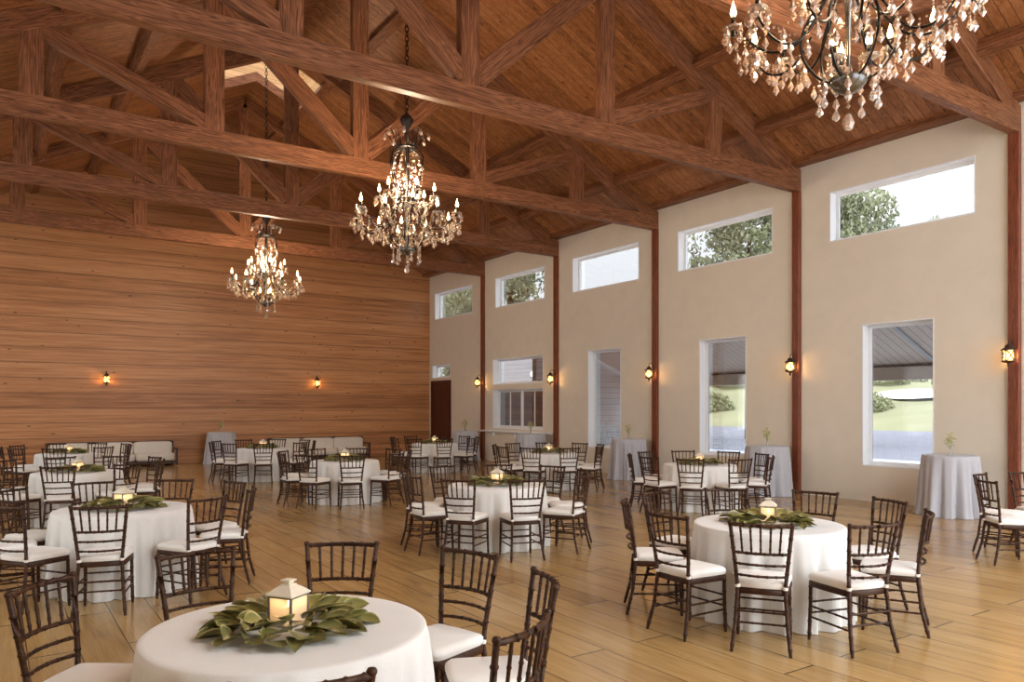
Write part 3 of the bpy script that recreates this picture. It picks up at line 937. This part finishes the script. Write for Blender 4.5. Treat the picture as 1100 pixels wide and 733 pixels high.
# ------------------------------------------------------------------ chandeliers
def drop_mesh(L, W):
    mb = MB()
    mb.lathe([(.0008, 0), (W * .18, -L * .06), (W * .16, -L * .16), (W * .3, -L * .3), (W * .5, -L * .62), (W * .4, -L * .82), (.0008, -L)], 6, smooth=False)
    m = mb.mesh('crystal_drop'); m.materials.append(M['crystal']); return m
def bead_into(mb, p, r):
    x, y, z = p
    mb.add([(x + r, y, z), (x - r, y, z), (x, y + r, z), (x, y - r, z), (x, y, z + r), (x, y, z - r)],
           [(0, 2, 4), (2, 1, 4), (1, 3, 4), (3, 0, 4), (2, 0, 5), (1, 2, 5), (3, 1, 5), (0, 3, 5)])
def smooth_path(pts, n=5):
    P = [Vector(p) for p in pts]; out = []
    for i in range(len(P) - 1):
        a, b, c, d = P[max(i - 1, 0)], P[i], P[i + 1], P[min(i + 2, len(P) - 1)]
        for j in range(n):
            t = j / n
            out.append(.5 * ((2 * b) + (c - a) * t + (2 * a - 5 * b + 4 * c - d) * t * t + (3 * b - a - 3 * c + d) * t ** 3))
    out.append(P[-1]); return out
def chandelier_proto():
    Z0 = 4.17
    t = empty('chandelier')
    rg = random.Random(5)
    dm = [drop_mesh(.1, .062), drop_mesh(.085, .055), drop_mesh(.12, .065)]
    Zz = lambda z: z - Z0
    mb = MB(); mb.lathe([(.012, Zz(6.5)), (.03, Zz(6.48)), (.085, Zz(6.43)), (.115, Zz(6.38)), (.09, Zz(6.32)), (.05, Zz(6.25)), (.03, Zz(6.2)), (.02, Zz(6.12))], 16); mb.build('bell_cap', M['bronze'], t)
    mb = MB(); mb.lathe([(.018, Zz(6.15)), (.018, Zz(5.6)), (.04, Zz(5.5)), (.02, Zz(5.4)), (.02, Zz(5.05)), (.05, Zz(4.98)), (.03, Zz(4.85)), (.018, Zz(4.6)), (.018, Zz(4.25))], 12); mb.build('stem', M['silver'], t)
    drops = []; extra = MB()
    # crown
    mb = MB(); mb.lathe([(.03, Zz(5.92)), (.15, Zz(5.91)), (.16, Zz(5.925)), (.15, Zz(5.94)), (.03, Zz(5.95))], 20)
    for i in range(8):
        a = 2 * PI * i / 8 + .2
        P = lambda r, z: (r * math.cos(a), r * math.sin(a), Zz(z))
        mb.tube(smooth_path([P(.12, 5.93), P(.2, 5.97), P(.27, 6.08), P(.33, 6.2), P(.36, 6.17)]), .008, 6)
        mb.tube(smooth_path([P(.12, 5.93), P(.16, 6.05), P(.17, 6.16), P(.2, 6.2)]), .006, 5)
        drops.append((P(.36, 6.16), 2)); 
        for f in range(7):
            bead_into(extra, P(.2 + .023 * f, 6.19 - .05 * math.sin(PI * f / 6)), .012)
        extra2 = P(.2, 6.19)
        for k in range(2): bead_into(extra, (extra2[0], extra2[1], extra2[2] - .03 * k), .016)
    mb.build('crown', M['black'], t)
    # cage bars
    for i in range(6):
        a = 2 * PI * i / 6 + .15
        P = lambda r, z: (r * math.cos(a), r * math.sin(a), Zz(z))
        mb = MB(); mb.tube(smooth_path([P(.14, 5.91), P(.26, 5.82), P(.285, 5.68), P(.24, 5.45), P(.16, 5.2), P(.15, 5.0), P(.26, 4.85), P(.345, 4.66), P(.33, 4.48), P(.22, 4.32), P(.12, 4.27)], 5), .0105, 7)
        mb.tube(smooth_path([P(.345, 4.66), P(.28, 4.78), P(.2, 4.72), P(.22, 4.64)]), .008, 6)
        mb.build('cage_bar', M['black'], t)
        for k in range(16):       # bead strands down the upper cage
            z = 5.86 - .05 * k
            r = .12 + .14 * math.sin(PI * min(1, k / 15.)) 
            bead_into(extra, (r * math.cos(a + .5), r * math.sin(a + .5), Zz(z)), .013)
        drops.append((P(.27, 5.62), 0))
        for k in range(5):
            zz = 5.72 - .15 * k; r_ = .2 + .02 * (k % 2); b_ = a + .5 + .1 * k
            extra.lathe([(.0008, 0), (.014, -.015), (.03, -.05), (.0008, -.085)], 5, (r_ * math.cos(b_), r_ * math.sin(b_), Zz(zz)), False)
            bead_into(extra, (r_ * math.cos(b_), r_ * math.sin(b_), Zz(zz + .015)), .015)
    for z, r in ((5.0, .15),):
        mb = MB()
        mb.tube([(r * math.cos(2 * PI * j / 28), r * math.sin(2 * PI * j / 28), Zz(z)) for j in range(28)], .009, 6, closed=True)
        mb.build('ring', M['black'], t)
    mb = MB(); mb.lathe([(.001, Zz(4.165)), (.05, Zz(4.175)), (.1, Zz(4.205)), (.135, Zz(4.25)), (.145, Zz(4.285)), (.12, Zz(4.29)), (.001, Zz(4.28))], 18); mb.build('bowl', M['silver'], t)
    # candle arms
    bm = MB(); bm.lathe([(.012, -.012), (.035, -.008), (.06, .004), (.078, .022), (.074, .022), (.05, .006), (.012, 0)], 14); bme = bm.mesh('bobeche'); bme.materials.append(M['crystal'])
    cm = MB(); cm.lathe([(.001, 0), (.019, 0), (.019, .1), (.001, .1)], 10); cme = cm.mesh('candle_sleeve'); cme.materials.append(M['black'])
    fm = MB(); fm.lathe([(.008, 0), (.018, .012), (.026, .035), (.02, .065), (.009, .1), (.0008, .135)], 10); fme = fm.mesh('flame_bulb'); fme.materials.append(M['flame'])
    def arm(a, path, r, z, nd):
        P = lambda r_, z_: (r_ * math.cos(a), r_ * math.sin(a), Zz(z_))
        mb = MB(); mb.tube(smooth_path([P(*q) for q in path]), .0105, 7)
        mb.tube([P(r, z - .05), P(r, z)], .02, 8)
        o = mb.build('candle_arm', M['black'], t)
        obj('bobeche', bme, None, o, P(r, z)); obj('candle_sleeve', cme, None, o, P(r, z + .005)); obj('flame_bulb', fme, None, o, P(r, z + .105))
        for k in range(nd):
            b = a + 2 * PI * (k + .5) / nd
            drops.append(((P(r, z)[0] + .074 * math.cos(b), P(r, z)[1] + .074 * math.sin(b), Zz(z + .015)), rg.choice((0, 0, 1, 2))))
        for k in range(3):
            b = a + 2 * PI * k / 3 + .3
            x, y = P(r, z)[0] + .074 * math.cos(b), P(r, z)[1] + .074 * math.sin(b)
            for q in range(2): bead_into(extra, (x, y, Zz(z - .0 - .03 * q)), .014)
            extra_drop((x, y, Zz(z - .05)), .09)
    def extra_drop(p, L):
        W = L * .6; c = p
        extra.lathe([(.0008, 0), (W * .16, -L * .1), (W * .3, -L * .3), (W * .5, -L * .62), (.0008, -L)], 5, c, False)
    n_out = 12
    for i in range(n_out):
        a = 2 * PI * i / n_out + .17
        arm(a, [(.16, 4.98), (.24, 4.78), (.4, 4.6), (.58, 4.57), (.72, 4.66), (.83, 4.76), (.87, 4.76)] if i % 2 == 0 else [(.3, 4.72), (.42, 4.56), (.55, 4.5), (.68, 4.54), (.78, 4.66), (.8, 4.7)],
            .87 if i % 2 == 0 else .8, 4.79 if i % 2 == 0 else 4.72, 4)
        # bead swag to next arm and drop under the arm
        r1 = .8; b = a + 2 * PI / n_out
        p1 = Vector((.75 * math.cos(a), .75 * math.sin(a), Zz(4.68))); p2 = Vector((.75 * math.cos(b), .75 * math.sin(b), Zz(4.68)))
        for f in range(9):
            q = p1.lerp(p2, f / 8); q.z -= .16 * math.sin(PI * f / 8); bead_into(extra, q, .013)
        mid = p1.lerp(p2, .5); extra_drop((mid.x, mid.y, mid.z - .17), .1)
        p3 = Vector((.34 * math.cos(a), .34 * math.sin(a), Zz(4.66)))
        for f in range(10):
            q = p3.lerp(p1, f / 9); q.z -= .1 * math.sin(PI * f / 9); bead_into(extra, q, .012)
        for rr, zz in ((.52, 4.52), (.36, 4.5)):
            extra_drop((rr * math.cos(a), rr * math.sin(a), Zz(zz)), .1)
            bead_into(extra, (rr * math.cos(a), rr * math.sin(a), Zz(zz + .012)), .014)
        for rr, da, zz in ((.62, .05, 4.5), (.7, -.08, 4.56), (.78, .1, 4.6), (.84, -.06, 4.62), (.9, .07, 4.66)):
            x, y = rr * math.cos(a + da), rr * math.sin(a + da)
            for q in range(3): bead_into(extra, (x, y, Zz(zz + .075 - q * .03)), .013)
            extra_drop((x, y, Zz(zz)), .095)
        for rr, zz in ((.44, 4.5),):
            for q in range(4): bead_into(extra, (rr * math.cos(a + .2), rr * math.sin(a + .2), Zz(zz + .1 - q * .03)), .013)
            extra_drop((rr * math.cos(a + .2), rr * math.sin(a + .2), Zz(zz)), .11)
    for i in range(6):
        a = 2 * PI * i / 6 + .42
        arm(a, [(.13, 5.12), (.2, 5.0), (.32, 4.97), (.42, 5.05), (.45, 5.08)], .45, 5.11, 4)
        for k in range(3):
            extra_drop((.3 * math.cos(a + k * .35), .3 * math.sin(a + k * .35), Zz(5.02 - .1 * k)), .1)
        for f in range(12):
            q = Vector((.42 * math.cos(a), .42 * math.sin(a), Zz(5.08))).lerp(Vector((.3 * math.cos(a + .5), .3 * math.sin(a + .5), Zz(4.72))), f / 11); bead_into(extra, q, .013)
    for i in range(3):
        a = 2 * PI * i / 3 + .9
        arm(a, [(.03, 4.32), (.08, 4.3), (.14, 4.36), (.15, 4.39)], .15, 4.41, 0)
    # bottom drops
    for i in range(7):
        a = 2 * PI * i / 7 + .1
        x, y = .22 * math.cos(a), .22 * math.sin(a)
        for k in range(2): bead_into(extra, (x, y, Zz(4.28 - .035 * k)), .018)
        extra_drop((x, y, Zz(4.22)), .1)
        drops.append(((x, y, Zz(4.13)), 0))
    for k in range(3): bead_into(extra, (0, 0, Zz(4.15 - .04 * k)), .02)
    extra.lathe([(.0008, Zz(4.02)), (.025, Zz(4.0)), (.048, Zz(3.94)), (.03, Zz(3.89)), (.0008, Zz(3.875))], 8, smooth=False)
    for p, k in drops[:99]:
        obj('crystal_drop', dm[k], None, t, p, (0, 0, rg.uniform(0, 3)))
    o = extra.build('crystal_bead', M['crystal'], t); o['kind'] = 'stuff'
    return t, Z0
ch0, CZ = chandelier_proto()
def chain_mb(z0, z1):
    mb = MB(); L = .1; n = int((z1 - z0) / (L * .78)); st = (z1 - z0) / n
    for i in range(n):
        zc = z0 + st * (i + .5); ps = []
        for j in range(12):
            a = 2 * PI * j / 12; x = .03 * math.cos(a); z = .05 * math.sin(a)
            ps.append((x, 0, zc + z) if i % 2 else (0, x, zc + z))
        mb.tube(ps, .008, 5, closed=True)
    return mb
trees = [copy_tree(ch0), copy_tree(ch0)]
for c, y, top, dd in ((ch0, 3.5, RZ - .02, 'near crystal chandelier with candle lights cut by the top of the photo'), (trees[0], 11.27, RZ - .02, 'middle crystal chandelier with candle lights, hanging from the ridge'),
                      (trees[1], 19.0, ctop - .2, 'farthest crystal chandelier with candle lights, in front of the plank wall')):
    c.location = (KX, y, CZ)
    chain_mb(6.48 - CZ, top - CZ).build('chain', M['black'], c)
    tag(c, dd, 'chandelier', 'crystal chandeliers')

# ------------------------------------------------------------------ outdoors
def grid(fn, x0, x1, y0, y1, nx, ny):
    mb = MB()
    vs = [fn(x0 + (x1 - x0) * i / nx, y0 + (y1 - y0) * j / ny) for j in range(ny + 1) for i in range(nx + 1)]
    fs = [(j * (nx + 1) + i, j * (nx + 1) + i + 1, (j + 1) * (nx + 1) + i + 1, (j + 1) * (nx + 1) + i) for j in range(ny) for i in range(nx)]
    mb.add(vs, fs, True); return mb
mb = MB(); mb.bx(-60, 26, -60, 90, -.25, -.13); o = mb.build('patio', M['concrete']); tag(o, kind='structure')
mb = MB(); mb.bx(26, 58, -60, 90, -.25, -.13); o = mb.build('gravel_lot', M['gravel']); tag(o, kind='structure')
def hill(x, y):
    t = max(0, (x - 58) / 24.)
    z = -.13 + 6.6 * (1 - math.exp(-t * 1.1)) * (1 + .25 * math.sin(y * .09 + 1) + .12 * math.sin(x * .13 + y * .05))
    return (x, y, z)
o = grid(hill, 58, 150, -30, 150, 40, 60).build('golf_lawn', M['lawn']); tag(o, kind='structure')
bx_, by_ = ray(991, 79)
mb = grid(lambda u, v: (bx_ + 4.2 * u * math.cos(v) * (1 + .2 * math.sin(2 * v)), by_ + 4.6 * u * math.sin(v), hill(bx_ + 4.2 * u * math.cos(v), by_ + 4.6 * u * math.sin(v))[2] + .25), .01, 1, 0, 2 * PI, 4, 24)
tag(mb.build('sand_bunker', M['sand']), 'pale sand bunker on the green slope outside', 'bunker')
# porch
pr = empty('porch', (XW + .3, 10., 0), label='dark porch roof on posts outside the tall windows', cat='porch')
ol = pr.location
mb = MB()
vs = [(XW + .3, -2, 4.15), (17.2, -2, 2.62), (17.2, 18.4, 2.62), (XW + .3, 18.4, 4.15)]
vs += [(x, y, z + .12) for x, y, z in vs]
mb.add(vs, [(0, 1, 2, 3), (7, 6, 5, 4), (0, 4, 5, 1), (1, 5, 6, 2), (2, 6, 7, 3), (3, 7, 4, 0)])
local(mb, ol).build('porch_ceiling', M['porch'], pr)
mb = MB(); mb.bx(17.0, 17.2, -2, 18.4, 2.32, 2.62); local(mb, ol).build('fascia_beam', M['porch_beam'], pr)
for y in (2., 6.5, 8.6, 11.6, 15.2):
    mb = MB(); a = Vector((XW + .32, y, 4.1)); b = Vector((17.1, y, 2.62))
    mb.tube([a, b], .045, 4); local(mb, ol).build('rafter', M['concrete'], pr)
for y in (2.2, 12.2, 17.2):
    mb = MB(); mb.bx(16.95, 17.2, y - .13, y + .13, -.13, 2.4); local(mb, ol).build('porch_post', M['dark_wood'], pr)
# annex
mb = MB()
mb.bx(XW + .3, 17.6, 18.5, 18.7, -.13, 4.3)
o = mb.build('annex_front', M['siding']); tag(o, kind='structure')
mb = MB(); mb.bx(17.4, 17.6, 18.7, 30, -.13, 4.3); o = mb.build('annex_side', M['siding']); tag(o, kind='structure')
lp = empty('annex_lamp', (17.38, 24.2, 3.0), label='round glowing lamp on grey siding, seen through the transom window', cat='lamp')  # disc added in place of a lamp mirrored in the pane
mb = MB()
mb.lathe([(.001, -.02), (.12, -.02), (.13, .0), (.12, .02)], 14)
mb.v = [(-z, y, x) for x, y, z in mb.v]
mb.build('rim', M['white'], lp)
mb = MB(); mb.lathe([(.1, .02), (.09, .05), (.05, .07), (.001, .075)], 14); mb.v = [(-z, y, x) for x, y, z in mb.v]; mb.build('diffuser', M['lamp_white'], lp)
# trees
def tree_proto(seed, h, cr, cb):
    rg = random.Random(seed); t = empty('tree')
    mb = MB(); mb.tube([(0, 0, -.2), (.05, 0, h * .3), (.0, .1, h * .6), (0, 0, h * .85)], [.28, .2, .13, .04], 8)
    for i in range(9):
        a = rg.uniform(0, 2 * PI); z = rg.uniform(cb, h * .75)
        mb.tube([(0, 0, z), (cr * .4 * math.cos(a), cr * .4 * math.sin(a), z + .7), (cr * .75 * math.cos(a), cr * .75 * math.sin(a), z + 1.2)], [.07, .05, .02], 5)
    mb.build('trunk', M['bark'], t)
    vs, fs, cols = [], [], []
    blobs = []
    for i in range(34):
        z = rg.uniform(cb, h - .6); f = (z - cb) / (h - cb)
        rr = cr * (math.sin(PI * min(1, .18 + f * .8)) ** .7)
        a = rg.uniform(0, 2 * PI); r = rr * math.sqrt(rg.random()) * .8
        blobs.append((Vector((r * math.cos(a), r * math.sin(a), z)), rg.uniform(.6, 1.15) * cr / 2.6))
    for i in range(17000):
        c, s_ = rg.choice(blobs)
        v = Vector((rg.gauss(0, 1), rg.gauss(0, 1), rg.gauss(0, 1))).normalized()
        p = c + v * s_ * rg.uniform(.75, 1.05)
        q = Euler((rg.uniform(0, 6), rg.uniform(0, 6), rg.uniform(0, 6))).to_matrix()
        L = rg.uniform(.07, .14)
        o = len(vs)
        for d in ((-L, 0, 0), (0, -L * .5, .02), (L, 0, 0), (0, L * .5, .02)): vs.append(p + q @ Vector(d))
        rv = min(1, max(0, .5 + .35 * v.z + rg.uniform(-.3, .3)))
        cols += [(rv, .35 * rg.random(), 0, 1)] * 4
        fs.append((o, o + 1, o + 2, o + 3))
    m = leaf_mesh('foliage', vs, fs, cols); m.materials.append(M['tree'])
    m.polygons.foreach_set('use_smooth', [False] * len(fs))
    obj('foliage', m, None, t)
    return t
tp = [tree_proto(1, 11., 2.9, 3.2), tree_proto(2, 12.5, 3.1, 3.4)]
tds = [(906, 36, 0, 1.12, 'leafy green tree seen through the high window nearest the right edge'),
       (806, 43, 1, 1.22, 'broad green tree filling the second high window from the right'),
       (1012, 47, 0, 1.22, 'small treetop at the lower edge of the nearest high window'),
       (548, 37, 1, 1.05, 'green tree filling the fourth high window'),
       (482, 49, 0, 1.35, 'green tree filling the high window nearest the back wall')]
for i, (px, dd, k, s_, la) in enumerate(tds):
    t = inst(tp[k]); x, y = ray(px, dd); t.location = (x, y, -.13); t.scale = (s_, s_, s_) if i != 2 else (.4, .4, s_); t.rotation_euler = (0, 0, i * 1.1)
    tag(t, la, 'tree', 'trees outside')
def bush_mesh(seed):
    rg = random.Random(seed); vs, fs, cols = [], [], []
    for i in range(2600):
        v = Vector((rg.gauss(0, 1), rg.gauss(0, 1), abs(rg.gauss(0, 1)))).normalized()
        p = Vector((v.x * 2.4, v.y * 2.4, v.z * 1.7)) * rg.uniform(.8, 1.05) * (1 + .15 * math.sin(5 * v.x + 3 * v.y))
        q = Euler((rg.uniform(0, 6), rg.uniform(0, 6), rg.uniform(0, 6))).to_matrix(); L = rg.uniform(.12, .22); o = len(vs)
        for d in ((-L, 0, 0), (0, -L * .5, 0), (L, 0, 0), (0, L * .5, 0)): vs.append(p + q @ Vector(d))
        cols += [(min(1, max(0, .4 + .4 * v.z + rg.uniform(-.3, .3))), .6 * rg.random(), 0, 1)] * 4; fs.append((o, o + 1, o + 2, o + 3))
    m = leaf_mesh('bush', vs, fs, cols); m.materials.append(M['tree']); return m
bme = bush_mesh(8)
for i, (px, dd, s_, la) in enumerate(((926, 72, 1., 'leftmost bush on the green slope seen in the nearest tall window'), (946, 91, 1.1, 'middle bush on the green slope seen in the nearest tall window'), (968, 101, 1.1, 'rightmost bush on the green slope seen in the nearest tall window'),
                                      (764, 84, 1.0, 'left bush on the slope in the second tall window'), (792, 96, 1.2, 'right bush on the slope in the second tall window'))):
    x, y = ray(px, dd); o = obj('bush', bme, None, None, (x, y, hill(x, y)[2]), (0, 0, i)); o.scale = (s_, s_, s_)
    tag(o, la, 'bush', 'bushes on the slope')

# ------------------------------------------------------------------ light
w = bpy.data.worlds.new('sky'); scene.world = w; w.use_nodes = True
nt = w.node_tree; bg = nt.nodes['Background']
tc = nt.nodes.new('ShaderNodeTexCoord'); sx_ = nt.nodes.new('ShaderNodeSeparateXYZ'); nt.links.new(tc.outputs['Generated'], sx_.inputs[0])
rp = nt.nodes.new('ShaderNodeValToRGB'); e = rp.color_ramp.elements
e[0].position = 0.; e[0].color = (.43, .445, .455, 1); e[1].position = .75; e[1].color = (1.2, 1.27, 1.36, 1)
nt.links.new(sx_.outputs[2], rp.inputs[0])
no = nt.nodes.new('ShaderNodeTexNoise'); no.inputs['Scale'].default_value = 3.; no.inputs['Detail'].default_value = 6
nt.links.new(tc.outputs['Generated'], no.inputs[0])
rp2 = nt.nodes.new('ShaderNodeValToRGB'); rp2.color_ramp.elements[0].position = .42; rp2.color_ramp.elements[1].position = .65
nt.links.new(no.outputs[0], rp2.inputs[0])
mx = nt.nodes.new('ShaderNodeMix'); mx.data_type = 'RGBA'; nt.links.new(rp2.outputs[0], mx.inputs[0]); nt.links.new(rp.outputs[0], mx.inputs[6]); mx.inputs[7].default_value = (1.16, 1.16, 1.16, 1); mx.blend_type = 'MULTIPLY'
nt.links.new(mx.outputs[2], bg.inputs[0]); bg.inputs[1].default_value = 3.6

def lamp(name, typ, loc, energy, c, **kw):
    l = bpy.data.lights.new(name, typ); l.energy = energy; l.color = c
    for k, v in kw.items(): setattr(l, k, v)
    o = bpy.data.objects.new(name, l); col.objects.link(o); o.location = loc; return o
for y in (3.5, 11.27, 19.0):
    lamp('chandelier_light', 'POINT', (KX, y, 5.3), 190, (1., .75, .5), shadow_soft_size=.16)
for x, y, z, k in sl:
    lamp('sconce_light', 'POINT', (x - (.0 if k else 0), y - (0 if k else .0), z), 7, (1., .58, .24), shadow_soft_size=.035)
for p in light_list:
    lamp('lantern_light', 'POINT', p, .16, (1., .8, .58), shadow_soft_size=.03)

scene.view_settings.view_transform = 'Standard'
scene.view_settings.look = 'None'
scene.view_settings.exposure = .74
scene.cycles.max_bounces = 8
scene.cycles.transparent_max_bounces = 12
scene.cycles.use_denoising = True
